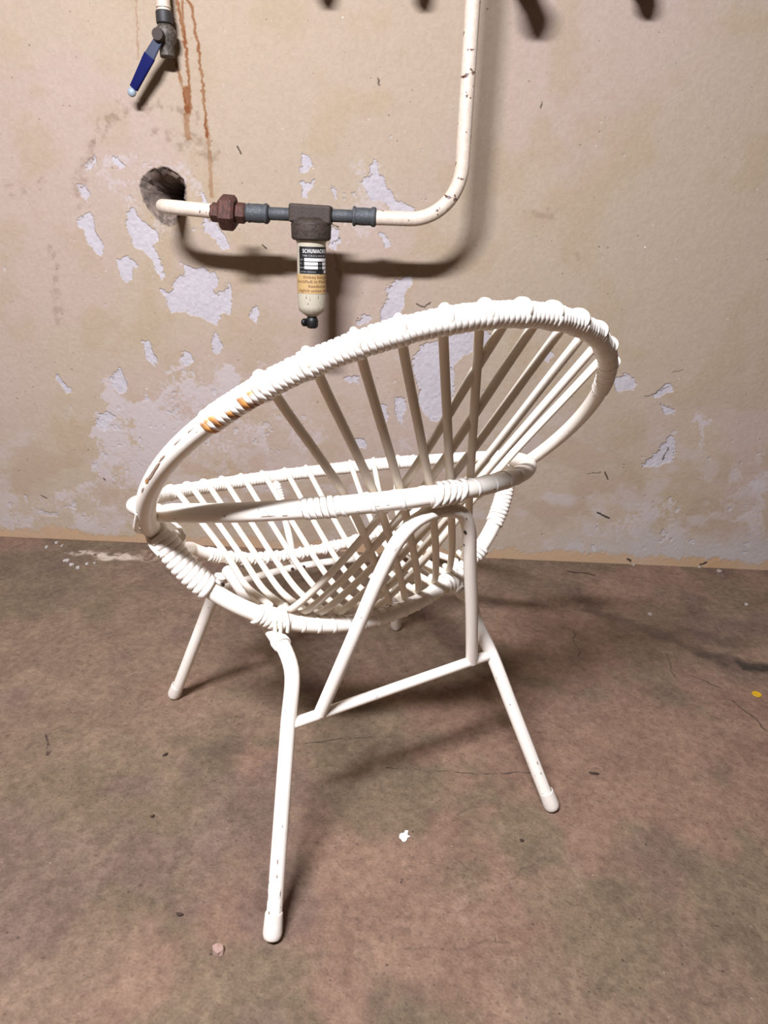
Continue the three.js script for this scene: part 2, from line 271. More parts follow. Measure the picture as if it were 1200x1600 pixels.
    const lt2 = soft(wx, wy, 1, 8) * sstep(0.25, 0.6, mid + (fine - 0.5) * 0.6) * 1.1; r = mix(r, 272, clamp(lt2)); g_ = mix(g_, 255, clamp(lt2)); b = mix(b, 252, clamp(lt2));
    const ck = get(i + wa * 22, j + wb * 22, 2) * sstep(0.3, 0.55, fine); r = mix(r, 72, ck); g_ = mix(g_, 54, ck); b = mix(b, 42, ck); h -= ck * 0.3;
    const k = (j * FT + i) << 2; col[k] = inv(r * 0.672); col[k + 1] = inv(g_ * 0.645); col[k + 2] = inv(b * 0.585); col[k + 3] = 255;
    const hh = inv(h * 255); hgt[k] = hgt[k + 1] = hgt[k + 2] = hh; hgt[k + 3] = 255;
  }
  for (let n = 0; n < 5200; n++) {                                    // sand grains, crumbs of plaster and dirt
    const x = 4 + rnd() * (FT - 12) | 0, y = 4 + (rnd() ** 1.2) * (FT - 12) | 0, t = rnd(), dark = t < 0.78, a = (0.2 + rnd() * 0.5) * (dark ? 1 : 0.9), w = 1 + (rnd() * rnd() * 3.4 | 0), hh = 1 + (rnd() * rnd() * 5 | 0);
    for (let dy = 0; dy < hh; dy++) for (let dx = 0; dx < w; dx++) {
      const k = ((y + dy) * FT + x + dx) << 2; for (let q = 0; q < 3; q++) col[k + q] = mix(col[k + q], dark ? [44, 32, 24][q] : [176, 158, 140][q], a);
      hgt[k] = hgt[k + 1] = hgt[k + 2] = inv(hgt[k] + (dark ? -50 : 70));
    }
  }
  return [dataTex(FT, FT, col, true), dataTex(FT, FT, hgt, false)];
}
const [floorMap, floorBump] = floorTextures();
const floorMat = new THREE.MeshStandardMaterial({ map: floorMap, bumpMap: floorBump, bumpScale: 0.0035, roughness: 0.85 });

// ================================================================ room shell (wall frame: x right, y up, z into the room)
const RX0 = -2.7, RX1 = 2.9, RZ1 = 4.4, RH = 2.55, TK = 0.3;
const HOLE = [[219, 296], [224, 276], [238, 266], [256, 262], [274, 268], [286, 280], [292, 300], [291, 322], [282, 338], [270, 350], [256, 350], [243, 338], [228, 318]].map(([u, v]) => wallPx(u, v));
{
  const sh = new THREE.Shape([[RX0 - TK, 0], [RX1 + TK, 0], [RX1 + TK, RH], [RX0 - TK, RH]].map(([x, y]) => new THREE.Vector2(x, y)));
  const hp = new THREE.CatmullRomCurve3(HOLE, true).getPoints(52).map((p, i) => new THREE.Vector2(p.x + (noise(i * 0.9, 1) - 0.5) * 0.006, p.y + (noise(i * 0.9, 5) - 0.5) * 0.006)); hp.pop();
  sh.holes.push(new THREE.Path(hp));
  const g = new THREE.ExtrudeGeometry(sh, { depth: TK, bevelEnabled: false }); g.translate(0, 0, -TK);
  const p = g.attributes.position, uv = g.attributes.uv; for (let i = 0; i < p.count; i++) uv.setXY(i, (p.getX(i) - WX0) / (WX1 - WX0), p.getY(i) / WY1);
  const wall = struct('wall_back', g, wallMat, 'cream painted wall with flaking white patches and rust runs', 'wall');
  // ragged sides of the hole that was broken through the plaster
  const c = hp.reduce((a, q) => a.add(q), new THREE.Vector2()).multiplyScalar(1 / hp.length), rings = [[1.03, 0.001], [0.92, -0.006], [0.82, -0.014], [0.70, -0.030], [0.58, -0.06], [0.52, -0.12], [0.45, -0.24], [0.0, -0.25]], pos = [], uvs = [], idx = [], n = hp.length;
  const cx = c.x + 0.018, cyy = c.y + 0.004;
  rings.forEach(([s, z], k) => hp.forEach((q, i) => {
    const jit = k > 0 && k < 7 ? (noise(i * 0.7 + k * 13, k * 3.1) - 0.5) * 0.26 : 0, ss = s * (1 + jit), bx = mix(cx, c.x, clamp(s)), by = mix(cyy, c.y, clamp(s));
    pos.push(bx + (q.x - c.x) * ss, by + (q.y - c.y) * ss, z + (k ? (noise(i * 1.3, k * 7) - 0.5) * 0.012 : 0)); uvs.push(i * 0.05, k * 0.1);
  }));
  for (let k = 0; k < rings.length - 1; k++) for (let i = 0; i < n; i++) { const a = k * n + i, b = k * n + (i + 1) % n; idx.push(a, b, a + n, b, b + n, a + n); }
  const lin = geom(pos, uvs, idx);
  const grit = new Uint8Array(128 * 128 * 4); for (let i = 0; i < 128 * 128; i++) { const v = 0.7 + 0.6 * (fbm((i % 128) / 9, (i / 128 | 0) / 9, 3) - 0.5); grit[i * 4] = inv(160 * v); grit[i * 4 + 1] = inv(138 * v); grit[i * 4 + 2] = inv(122 * v); grit[i * 4 + 3] = 255; }
  part('hole_lining', lin, new THREE.MeshStandardMaterial({ map: dataTex(128, 128, grit, true), roughness: 1, side: THREE.DoubleSide }), wall, 'rough grey mortar inside the broken hole');
}
function slab(name, x0, x1, y0, y1, z0, z1, mat, uvf, label, cat) {
  const g = new THREE.BoxGeometry(x1 - x0, y1 - y0, z1 - z0); g.translate((x0 + x1) / 2, (y0 + y1) / 2, (z0 + z1) / 2);
  const p = g.attributes.position, uv = g.attributes.uv; for (let i = 0; i < p.count; i++) uv.setXY(i, ...uvf(p.getX(i), p.getY(i), p.getZ(i)));
  return struct(name, g, mat, label, cat);
}
slab('floor', RX0 - TK, RX1 + TK, -0.12, 0, -TK, RZ1 + TK, floorMat, (x, y, z) => [(x - FX0) / (FX1 - FX0), z / FZ1], 'stained brown concrete cellar floor with cracks and grit', 'floor');
const plain = new THREE.MeshStandardMaterial({ color: 0x6e5f50, roughness: 0.95 });
const ceilMat = new THREE.MeshStandardMaterial({ color: 0x6a6056, roughness: 0.95 });
slab('ceiling', RX0 - TK, RX1 + TK, RH, RH + 0.15, -TK, RZ1 + TK, ceilMat, (x, y, z) => [x, z], 'plain plastered cellar ceiling', 'ceiling');
slab('wall_left', RX0 - TK, RX0, 0, RH, 0, RZ1, plain, (x, y, z) => [z, y], 'plain cellar side wall beside the valve', 'wall');
slab('wall_right', RX1, RX1 + TK, 0, RH, 0, RZ1, plain, (x, y, z) => [z, y], 'plain cellar side wall beyond the oil stain', 'wall');
slab('wall_front', RX0 - TK, RX1 + TK, 0, RH, RZ1, RZ1 + TK, plain, (x, y, z) => [x, y], 'plain cellar wall facing the pipework', 'wall');

// ================================================================ the lamp that lights the cellar
{
  const g = thing('ceiling_lamp', 'white fluorescent batten lamp hung under the ceiling', 'lamp', V(LAMP.x, LAMP.y, LAMP.z));
  const inner = new THREE.Object3D(); inner.rotation.copy(tubeLight.rotation); inner.updateMatrix();
  const M = inner.matrix, ap = (geo) => { geo.applyMatrix4(M); return geo; };
  const white = new THREE.MeshStandardMaterial({ color: 0xe8e6e0, roughness: 0.4 });
  const box = new RoundedBoxGeometry(LAMP.length + 0.08, 0.14, 0.05, 2, 0.01); box.translate(0, 0, 0.07); part('housing', ap(box), white, g);
  const glow = new THREE.MeshStandardMaterial({ color: 0xffffff, emissive: LAMP.colour, emissiveIntensity: 3, roughness: 0.5 });
  for (const dy of [-0.03, 0.03]) { const t = new THREE.CylinderGeometry(0.013, 0.013, LAMP.length, 14); t.rotateZ(Math.PI / 2); t.translate(0, dy, 0.022); part('tube', ap(t), glow, g, 'glowing fluorescent tube'); }
  for (const dx of [-0.25, 0.25]) part('hanger', new THREE.CylinderGeometry(0.006, 0.006, RH - LAMP.y - 0.03, 8).translate(dx, (RH - LAMP.y) / 2 + 0.02, 0.06), white, g);
}

// ================================================================ pipework on the wall
const PD = 0.195;                                                     // how far the pipe runs in front of the wall
function flecked(base, chip, amount, sd, size = 256, grainAmt = 10) {
  const d = new Uint8Array(size * size * 4);
  for (let j = 0; j < size; j++) for (let i = 0; i < size; i++) {
    const a = fbm(i / 14 + sd, j / 14, 4), f = fbm(i / 5 + sd, j / 5, 2), k = (j * size + i) << 2, c = sstep(amount, amount + 0.03, a), v = (f - 0.5) * grainAmt * 2;
    for (let q = 0; q < 3; q++) d[k + q] = inv(mix(base[q] + v, chip[q] + v, c)); d[k + 3] = 255;
  }
  const t = dataTex(size, size, d, true); t.wrapS = t.wrapT = THREE.RepeatWrapping; t.repeat.set(4, 4); return t;
}
const pipeMat = new THREE.MeshStandardMaterial({ map: flecked([200, 184, 164], [78, 48, 36], 0.735, 3), roughness: 0.45 });
const rustMat = new THREE.MeshStandardMaterial({ map: flecked([88, 52, 40], [64, 38, 29], 0.5, 31, 128), roughness: 0.75, metalness: 0.2 });
const greyMat = new THREE.MeshStandardMaterial({ map: flecked([66, 68, 69], [88, 87, 84], 0.62, 55, 128), roughness: 0.65, metalness: 0.25 });
const headMat = new THREE.MeshStandardMaterial({ map: flecked([68, 55, 45], [52, 42, 34], 0.52, 77, 128), roughness: 0.7, metalness: 0.25 });
const blackMat = new THREE.MeshStandardMaterial({ color: 0x0f0e0d, roughness: 0.5 });
function wallThing(name, label, category, base, group) { const t = thing(name, label, category, toWorld(base), PHI, group); t.userData.base = undefined; delete t.userData.base; t.shift = base; return t; }
const put = (t, g) => g.translate(-t.shift.x, -t.shift.y, -t.shift.z);
const at = (u, v, off = PD) => wallPx(u, v, off);
const PR = pxm(at(620, 341), 10.8);                                   // pipe radius
function alongX(geo) { geo.rotateZ(-Math.PI / 2); return geo; }       // lathe axis y -> x
{
  // left elbow pipe out of the hole
  const c = at(242, 321), e = at(332, 330), t = wallThing('elbow_pipe', 'short cream pipe bending out of the hole in the wall', 'pipe', V(c.x, c.y, 0));
  const slope = (e.y - c.y) / (e.x - c.x), r = 0.065, pts = [V(c.x, c.y, -0.2), V(c.x, c.y, -0.05)];
  for (let k = 0; k <= 12; k++) { const a = k / 12 * Math.PI / 2, dx = r * (1 - Math.cos(a)); pts.push(V(c.x + dx, c.y + dx * slope, PD - r + r * Math.sin(a))); }
  for (let k = 1; k <= 8; k++) { const f = k / 8; pts.push(V(mix(c.x + r, e.x, f), c.y + (mix(r, e.x - c.x, f)) * slope, PD)); }
  part('pipe', put(t, tube(pts, PR, { n: 20, uv: 0.31 })), pipeMat, t);
  // rusty union: hexagon, big hexagon, hexagon
  const hex = (u0, u1, v, hpx, mat, nm) => { const a = at(u0, v), b = at(u1, v + (u1 - u0) * 0.03), R = pxm(a, hpx / 2), w = b.x - a.x, ch = Math.min(0.006, w * 0.2); const g = alongX(lathe([[0, 0], [R - ch, 0], [R, ch], [R, w - ch], [R - ch, w], [0, w]], 6).toNonIndexed()); g.computeVertexNormals(); g.rotateX(0.35); g.rotateZ(Math.atan(slope)); g.translate(a.x, a.y, a.z); return part(nm, put(t, g), mat, t); };
  hex(329, 346, 331, 29, rustMat, 'union_end'); hex(344, 369, 331, 53, rustMat, 'union_nut'); hex(367, 386, 332, 31, rustMat, 'union_end');
}
const RUN = (u) => 333 + (u - 400) * 0.031;                           // height of the run in the photograph
{
  const mk = (t, prof, u0, mat, name) => { const a = at(u0, RUN(u0)); const g = alongX(lathe(prof, 24)); g.rotateZ(-0.012); g.translate(a.x, a.y, a.z); return part(name, put(t, g), mat, t); };
  const m = (n) => pxm(at(487, 336), n);
  // grey couplings with their nipples
  const a = at(384, RUN(384)), t = wallThing('pipe_coupling', 'dark grey ribbed pipe coupling between the rusty union and the filter', 'coupling', a, 'grey pipe couplings');
  mk(t, [[0, 0], [m(12), 0], [m(13.5), m(3)], [m(14.5), m(5)], [m(13.5), m(8)], [m(14), m(20)], [m(13.5), m(28)], [m(15), m(31)], [m(15), m(34)], [m(12), m(37)], [0, m(37)]], 384, greyMat, 'sleeve');
  mk(t, [[0, 0], [m(9.5), 0], [m(9.5), m(36)], [0, m(36)]], 420, greyMat, 'nipple');
  const b = at(519, RUN(519)), t2 = wallThing('pipe_coupling', 'dark grey ribbed pipe coupling between the filter and the tall bent pipe', 'coupling', b, 'grey pipe couplings');
  mk(t2, [[0, 0], [m(9.5), 0], [m(9.5), m(34)], [0, m(34)]], 518, greyMat, 'nipple');
  mk(t2, [[0, 0], [m(12), 0], [m(14.5), m(1)], [m(14.5), m(4)], [m(12.5), m(6)], [m(13), m(16)], [m(12.5), m(28)], [m(14.5), m(31)], [m(14.5), m(35)], [m(12), m(37)], [0, m(37)]], 551, greyMat, 'sleeve');
}
{
  // tall pipe: out of the coupling, round the bend and up the wall
  const a = at(586, 339.5), b = at(716, 339.5), up = at(739, 0); const t = wallThing('bent_pipe', 'tall cream pipe bending up the wall, paint chipped at the bend', 'pipe', V(b.x, a.y, 0));
  const vx = at(722, 262).x, y0 = at(640, 342).y, r = 0.115, pts = [];
  const lean = (up.x - vx) / (up.y - at(722, 262).y);
  for (let k = 0; k <= 6; k++) pts.push(V(mix(a.x, vx - r, k / 6), y0, PD));
  for (let k = 1; k <= 14; k++) { const q = k / 14 * Math.PI / 2; pts.push(V(vx - r + r * Math.sin(q), y0 + r - r * Math.cos(q), PD)); }
  for (let k = 1; k <= 20; k++) { const y = mix(y0 + r, RH - 0.02, k / 20); pts.push(V(vx + lean * (y - y0 - r), y, PD)); }
  part('pipe', put(t, tube(pts, (k, q, s) => PR * (s > 0.055 && s < 0.058 ? 1.01 : 1), { n: 20, uv: 0.12 })), pipeMat, t);
}
{
  // the filter that hangs in the run
  const c = at(486, RUN(486)), m = (n) => pxm(c, n), t = wallThing('pipe_filter', 'inline pipe filter with brown head, cream bowl and printed labels', 'filter', c);
  const mid = V(c.x, c.y, c.z);
  const head = new RoundedBoxGeometry(m(66), m(27), m(34), 4, m(4)); head.rotateZ(-0.03); head.translate(mid.x, mid.y + m(1), mid.z);
  const ring = lathe([[0, -m(37)], [m(28), -m(37)], [m(31), -m(34)], [m(31.5), -m(14)], [m(30), -m(11)], [m(24), -m(4)], [0, -m(2)]], 36); ring.translate(mid.x, mid.y, mid.z);
  part('head', put(t, head), headMat, t, 'dull brown metal head'); part('collar', put(t, ring), headMat, t);
  const R = m(23), top = -m(36), bot = -m(143);
  const bowl = lathe([[0, bot - m(10)], [m(9), bot - m(10)], [m(13), bot - m(7)], [m(21), bot - m(1)], [R - m(0.4), bot + m(6)], [R, bot + m(20)], [R, top - m(4)], [m(24.5), top - m(2)], [m(24.5), top], [0, top]], 40);
  bowl.translate(mid.x, mid.y, mid.z);
  const bowlMat = new THREE.MeshStandardMaterial({ map: flecked([178, 168, 146], [60, 50, 40], 0.75, 91, 256, 6), roughness: 0.4 }); bowlMat.map.repeat.set(3, 2);
  part('bowl', put(t, bowl), bowlMat, t, 'cream painted filter bowl');
  const drain = lathe([[0, -m(20)], [m(7), -m(20)], [m(10), -m(17)], [m(10.5), -m(8)], [m(9), -m(4)], [m(6), 0], [0, 0]], 20); drain.translate(mid.x, mid.y + bot - m(9), mid.z);
  const knob = lathe([[0, 0], [m(5), 0], [m(6.5), m(2)], [m(6.5), m(5)], [m(5), m(7)], [0, m(7)]], 16); knob.rotateZ(Math.PI / 2); knob.rotateY(-0.5); knob.translate(mid.x - m(9), mid.y + bot - m(20), mid.z + m(5));
  const dv = part('drain_valve', put(t, drain), blackMat, t, 'black drain valve'); part('drain_knob', put(t, knob), blackMat, dv);
  // printed labels, bent round the bowl
  const [c1, g1] = canvas(512, 400);
  g1.fillStyle = '#161516'; g1.fillRect(0, 0, 512, 400); g1.fillStyle = '#cfcac2'; g1.font = 'bold 78px sans-serif'; g1.save(); g1.translate(62, 92); g1.scale(0.78, 1); g1.fillText('SCHUMACHER', 0, 0); g1.restore();
  g1.font = '34px sans-serif'; g1.fillText('7180  C R A I L S H E I M', 64, 146);
  for (const [x, y, w] of [[92, 168, 380], [92, 226, 200], [92, 284, 200], [370, 226, 100], [370, 284, 100], [400, 344, 80]]) g1.fillRect(x, y, w, 46);
  g1.font = '26px sans-serif'; g1.fillStyle = '#b9b3aa'; g1.fillText('Type', 16, 200); g1.fillText('Nr.', 16, 258); g1.fillText('Element', 2, 318); g1.fillText('bar', 310, 258); g1.fillText('max', 306, 316); g1.fillText('zul. Betr.-Überdruck', 24, 380);
  const [c2, g2] = canvas(800, 256);
  g2.fillStyle = '#b39260'; g2.fillRect(0, 0, 800, 256); g2.fillStyle = '#5a3a1c'; g2.font = 'bold 52px sans-serif'; g2.textAlign = 'center';
  ['Einbau hängend', 'Durchfluß in Pfeilrichtung', 'Kondensat', 'täglich unten ablassen'].forEach((s, i) => g2.fillText(s, 400, 56 + i * 60));
  const bent = (a0, a1, y0, y1) => { const pos = [], uv = [], idx = [], n = 24, rr = R + 0.0007; for (let k = 0; k <= n; k++) { const a = mix(a0, a1, k / n), x = Math.sin(a), z = Math.cos(a); pos.push(mid.x + x * rr, mid.y + y0, mid.z + z * rr, mid.x + x * rr, mid.y + y1, mid.z + z * rr); uv.push(k / n, 0, k / n, 1); if (k < n) { const b = k * 2; idx.push(b, b + 2, b + 1, b + 1, b + 2, b + 3); } } return geom(pos, uv, idx); };
  const tex = (cv) => { const x = new THREE.CanvasTexture(cv); x.colorSpace = THREE.SRGBColorSpace; return x; };
  // angles are measured from straight out of the wall; the photograph looks at the bowl from its right
  part('maker_label', put(t, bent(-0.80, 1.62, -m(86), -m(46))), new THREE.MeshStandardMaterial({ map: tex(c1), roughness: 0.5 }), t, 'black maker label with white lettering');
  part('notice_label', put(t, bent(-1.5, 2.7, -m(116), -m(87))), new THREE.MeshStandardMaterial({ map: tex(c2), roughness: 0.6 }), t, 'ochre notice label with brown lettering');
}
{
  // ball valve on the end of a pipe that comes down the wall
  const VD = 0.036, v0 = wallPx(257, 28, VD), m = (n) => pxm(v0, n), t = wallThing('ball_valve', 'grey ball valve with blue lever handle on a short cream pipe', 'valve', v0);
  const ax = v0.x, top = RH - 0.02, y = (v) => wallPx(258, v, VD).y, X = (g) => put(t, g.translate(ax, 0, VD));
  part('pipe', X(lathe([[0, y(22)], [m(10.5), y(22)], [m(10.5), top], [0, top]], 20)), pipeMat, t, 'cream painted pipe');
  part('clamp', X(lathe([[m(10), y(13)], [m(11.6), y(13)], [m(11.6), y(11.4)], [m(10), y(11.4)]], 20)), pipeMat, t);
  part('nut', X(lathe([[0, y(39)], [m(12.2), y(38.5)], [m(13), y(36)], [m(13), y(20)], [m(12), y(17.5)], [0, y(17)]], 20)), new THREE.MeshStandardMaterial({ color: 0x2a2622, roughness: 0.6 }), t, 'black collar nut');
  const steel = new THREE.MeshStandardMaterial({ map: flecked([96, 86, 76], [68, 60, 52], 0.5, 12, 128), roughness: 0.55, metalness: 0.35 });
  part('body', X(lathe([[0, y(90)], [m(11), y(90)], [m(11.5), y(87)], [m(11.5), y(70)], [m(15), y(66)], [m(17), y(57)], [m(16), y(47)], [m(11.5), y(41)], [m(11), y(37)], [0, y(37)]], 22)), steel, t, 'worn nickel valve body');
  const np = wallPx(247, 54, VD + 0.032), stem = new THREE.CylinderGeometry(m(8), m(8), 0.034, 18); stem.rotateX(Math.PI / 2); stem.translate(np.x, np.y, VD + 0.016);
  part('stem', put(t, stem), steel, t);
  const nut = new THREE.CylinderGeometry(m(8.5), m(9.5), 0.010, 12); nut.rotateX(Math.PI / 2); nut.translate(np.x, np.y, VD + 0.034); part('stem_nut', put(t, nut), new THREE.MeshStandardMaterial({ color: 0x3a2e26, roughness: 0.7, metalness: 0.3 }), t);
  // lever: flat bar, bent out from the stem, blue sleeve with a grey tip
  const hd = VD + 0.026, p0 = wallPx(252, 54, hd), p1 = wallPx(240, 76, hd), p2 = wallPx(229, 97, hd - 0.004), p3 = wallPx(209, 138, hd - 0.014), p4 = wallPx(206, 144, hd - 0.015);
  const flat = (a, b, w0, w1, th) => { const P = new Path([a, a.clone().lerp(b, 0.33), a.clone().lerp(b, 0.66), b]), pos = [], uv = [], idx = []; P.p.forEach((p, i) => { const T = P.T[i], S = T.clone().cross(V(0, 0, 1)).normalize(), w = mix(w0, w1, i / 3), N = S.clone().cross(T); const rim = 12; for (let k = 0; k < rim; k++) { const an = k / rim * Math.PI * 2, cs = Math.cos(an), sn = Math.sin(an), q = p.clone().addScaledVector(S, Math.sign(cs) * Math.abs(cs) ** 0.5 * w / 2).addScaledVector(N, Math.sign(sn) * Math.abs(sn) ** 0.5 * th / 2); pos.push(q.x, q.y, q.z); uv.push(k / rim, i / 3); } }); for (let i = 0; i < 3; i++) for (let k = 0; k < 12; k++) { const a_ = i * 12 + k, b_ = i * 12 + (k + 1) % 12; idx.push(a_, b_, a_ + 12, b_, b_ + 12, a_ + 12); } for (let k = 1; k < 11; k++) { idx.push(0, k + 1, k); idx.push(36, 36 + k, 37 + k); } return geom(pos, uv, idx); };
  const blueMat = new THREE.MeshPhysicalMaterial({ color: 0x030c46, roughness: 0.75, specularIntensity: 0.4, side: THREE.DoubleSide }), barMat = new THREE.MeshStandardMaterial({ color: 0x34384a, roughness: 0.6, metalness: 0.2, side: THREE.DoubleSide });
  const h = part('handle', put(t, flat(p0, p2, m(13), m(19), 0.006)), barMat, t, 'grey blue bent lever bar');
  part('sleeve', put(t, flat(p1.clone().lerp(p2, 0.55), p3, m(19), m(14), 0.010)), blueMat, h, 'blue plastic sleeve');
  const tip = new THREE.SphereGeometry(m(7), 16, 12); tip.scale(1, 1, 0.8); tip.translate(p4.x, p4.y, p4.z); part('tip', put(t, tip), new THREE.MeshStandardMaterial({ color: 0x8a959a, roughness: 0.5 }), h, 'pale grey tip');
}
{
  // peg rail added out of view, shaped to throw soft shadows on the wall
  const y = wallPx(800, 0).y + 0.05, t = wallThing('shadow_peg_rail', 'added unseen wooden peg rail that casts shadows on the wall', 'rail', V(0.3, y, 0));
  const wood = new THREE.MeshStandardMaterial({ map: flecked([120, 88, 58], [96, 68, 44], 0.5, 8, 128), roughness: 0.7 });
  const L = toLocal(V(LAMP.x, LAMP.y, LAMP.z));
  const bd = new RoundedBoxGeometry(1.5, 0.12, 0.02, 2, 0.004); bd.translate(0.3, y + 0.05, 0.0105); part('board', put(t, bd), wood, t);
  for (const [u, v, r] of [[514, 20, 0.022], [664, 24, 0.022], [842, 72, 0.034], [1012, 38, 0.026]]) {
    const s = wallPx(u, v), k = (L.y - s.y) / L.z, DROOP = 0.22, len = Math.max(0.06, (y - s.y - r * 0.9) / (k + DROOP)), x = s.x - len * (s.x - L.x) / L.z;
    const pg = lathe([[0, 0], [r * 0.8, 0], [r * 0.8, len * 0.6], [r, len - 0.02], [r * 0.7, len], [0, len]], 18); pg.rotateX(Math.PI / 2 + Math.atan(DROOP)); pg.translate(x, y, 0.012); part('peg', put(t, pg), wood, t);
  }
}

// ================================================================ the chair (its own frame: x to its right, z to its back)
const CH = { aB: 0.3393, avc: 0.1289, aH: 0.3821, ay: 0.5206, az: 0.0198, at: 0.7457, cB: 0.3275, cvc: -0.0628, cH: 0.2754, cp: 2.033, cy: 0.5412, cz: 0.0321, ct: -1.1633, fB: 0.2889, fvc: -0.0145, fH: 0.2074, fp: 2.2239, fy: 0.516, fz: -0.0779, ft: -2.0522, W: 0.335, hy: 0.5435, hz: -0.0359, hb: 0.3494, ht: 0.2643, hp: 1.7911, eb: 0.3512, et: 0.3014, ep: 2.157 };
const sg = (a, q) => Math.sign(a) * Math.abs(a) ** q;
const arcA = (t) => { const v = CH.avc + CH.aH * Math.sin(t); return V(-CH.aB * Math.cos(t), CH.ay + v * Math.sin(CH.at), CH.az + v * Math.cos(CH.at)); };
const arcC = (t) => { const v = CH.cvc + CH.cH * sg(Math.sin(t), 2 / CH.cp); return V(-CH.cB * sg(Math.cos(t), 2 / CH.cp), CH.cy + v * Math.sin(CH.ct), CH.cz + v * Math.cos(CH.ct)); };
const arcF = (t) => { const v = CH.fvc + CH.fH * sg(Math.sin(t), 2 / CH.fp); return V(-CH.fB * sg(Math.cos(t), 2 / CH.fp), CH.fy + v * Math.sin(CH.ft), CH.fz + v * Math.cos(CH.ft)); };
const ring = (t) => { const c = Math.cos(t), s = Math.sin(t), back = s >= 0, p = back ? CH.hp : CH.ep, v = (back ? CH.hb : CH.eb) * sg(s, 2 / p), th = back ? CH.ht : CH.et; return V(CH.W * sg(c, 2 / p), CH.hy + v * Math.sin(th), CH.hz + v * Math.cos(th)); };
const sample = (f, t0, t1, n) => Array.from({ length: n + 1 }, (_, i) => f(mix(t0, t1, i / n)));
const resample = (pts, n) => new THREE.CatmullRomCurve3(pts, false, 'centripetal').getSpacedPoints(n);
const tangent = (f, t) => f(t + 0.01).sub(f(t - 0.01)).normalize();
const chair = thing('rattan_chair', 'round white painted rattan lounge chair on splayed metal legs', 'chair', V(-0.0668, 0, -1.0708), 0.4982);
const paintMap = flecked([236, 226, 210], [96, 78, 62], 0.835, 5, 512, 3); paintMap.repeat.set(2.2, 9);
const paint = new THREE.MeshPhysicalMaterial({ map: paintMap, roughness: 0.42, clearcoat: 0.15, clearcoatRoughness: 0.4 });
const caneMat = new THREE.MeshPhysicalMaterial({ color: 0xffffff, vertexColors: true, roughness: 0.45, side: THREE.DoubleSide });
const rodMat = new THREE.MeshStandardMaterial({ color: 0xe6dac6, roughness: 0.5 });
const WHITE = [0.84, 0.77, 0.67];
const lin = (c) => c.map((x) => (x / 255) ** 2.2);
const ORANGE = lin([196, 132, 70]), OLD = lin([150, 104, 66]);
const white = () => WHITE;
const rA = (k) => mix(0.0136, 0.0110, k);
// ---- back hoop
const A0 = -0.30, A1 = 3.36, PA = new Path(resample(sample(arcA, A0, A1, 120), 150));
const sA = (t) => { let best = 0, bd = 1e9; const q = arcA(t); PA.p.forEach((p, i) => { const d = p.distanceToSquared(q); if (d < bd) { bd = d; best = PA.s[i]; } }); return best; };
const sOf = (P, q) => { let b = 0, bd = 1e9; P.p.forEach((p, i) => { const d = p.distanceToSquared(q); if (d < bd) { bd = d; b = P.s[i]; } }); return b; };
const backHoop = part('back_hoop', tube(PA, (k) => rA(k), { n: 18 }), paint, chair);
const tA = [0.791, 0.946, 1.09, 1.221, 1.359, 1.488, 1.625, 1.759, 1.908, 2.062, 2.219, 2.381];
const sSp = tA.map(sA);
const s0 = sA(0.575), s1 = sA(2.61);
const worn = (s, ph, turn) => {                                       // paint rubbed off the cane at the lower end of the wrap
  const k = (s - s0), n = fbm(s * 160 + turn * 3.1, ph * 0.6, 3), side = Math.cos(ph - 3.7);
  const near = k < 0.075 ? 0.20 : Math.abs(k - 0.2) < 0.012 ? 0.14 : -1;
  return n > 0.74 - near && side > -0.2 ? (n > 0.68 ? OLD : ORANGE) : WHITE;
};
part('cane_wrap', coil(PA, s0, s1, (s) => rA(s / PA.L) + 0.0004 + 0.0010 * Math.max(...sSp.map((q) => Math.exp(-(((s - q) / 0.006) ** 2)))), 0.0068, 0.0078, 0.0017, { colour: worn, wob: 0.0016, bulge: 0.0016 }), caneMat, backHoop, 'white cane wound tightly round the hoop, rubbed bare at one end');
// ---- seat hoop: far half (front rim) and near half (back rail)
const RH_ = 0.0120;
const PE = new Path(resample(sample(ring, 0.10, -Math.PI - 0.30, 120), 150));
const frontRim = part('front_rim', tube(PE, RH_, { n: 16 }), paint, chair);
const scarf = (t) => { const q = ring(t), k = sstep(2.75, 3.1, t); q.z += 0.016 * k; q.y -= 0.006 * k; q.x += 0.004 * k; return q; };
const PD_ = new Path(resample(sample(scarf, 2.97, 0.06, 100), 130));
const backRail = part('back_rail', tube(PD_, (k, a) => 0.0133 * (k < 0.085 ? (Math.cos(a + 0.6) > mix(-0.75, 1.05, k / 0.085) ? mix(0.35, 1, k / 0.085) : 1) : 1), { n: 22 }), paint, chair);
const sE = (t) => sOf(PE, ring(t)), sD = (t) => sOf(PD_, scarf(t));
const tE = [-2.344, -2.188, -2.052, -1.913, -1.777, -1.64, -1.511, -1.376, -1.236, -1.077, -0.91, -0.735];
const sEsp = tE.map(sE);
part('cane_wrap', coil(PE, sE(-0.63), sE(-2.56), (s) => RH_ + 0.0006 + 0.0008 * Math.max(...sEsp.map((q) => Math.exp(-(((s - q) / 0.006) ** 2)))), 0.0066, 0.0076, 0.0017, { colour: white, wob: 0.0014, bulge: 0.0014 }), caneMat, frontRim, 'white cane wound round the front rim');
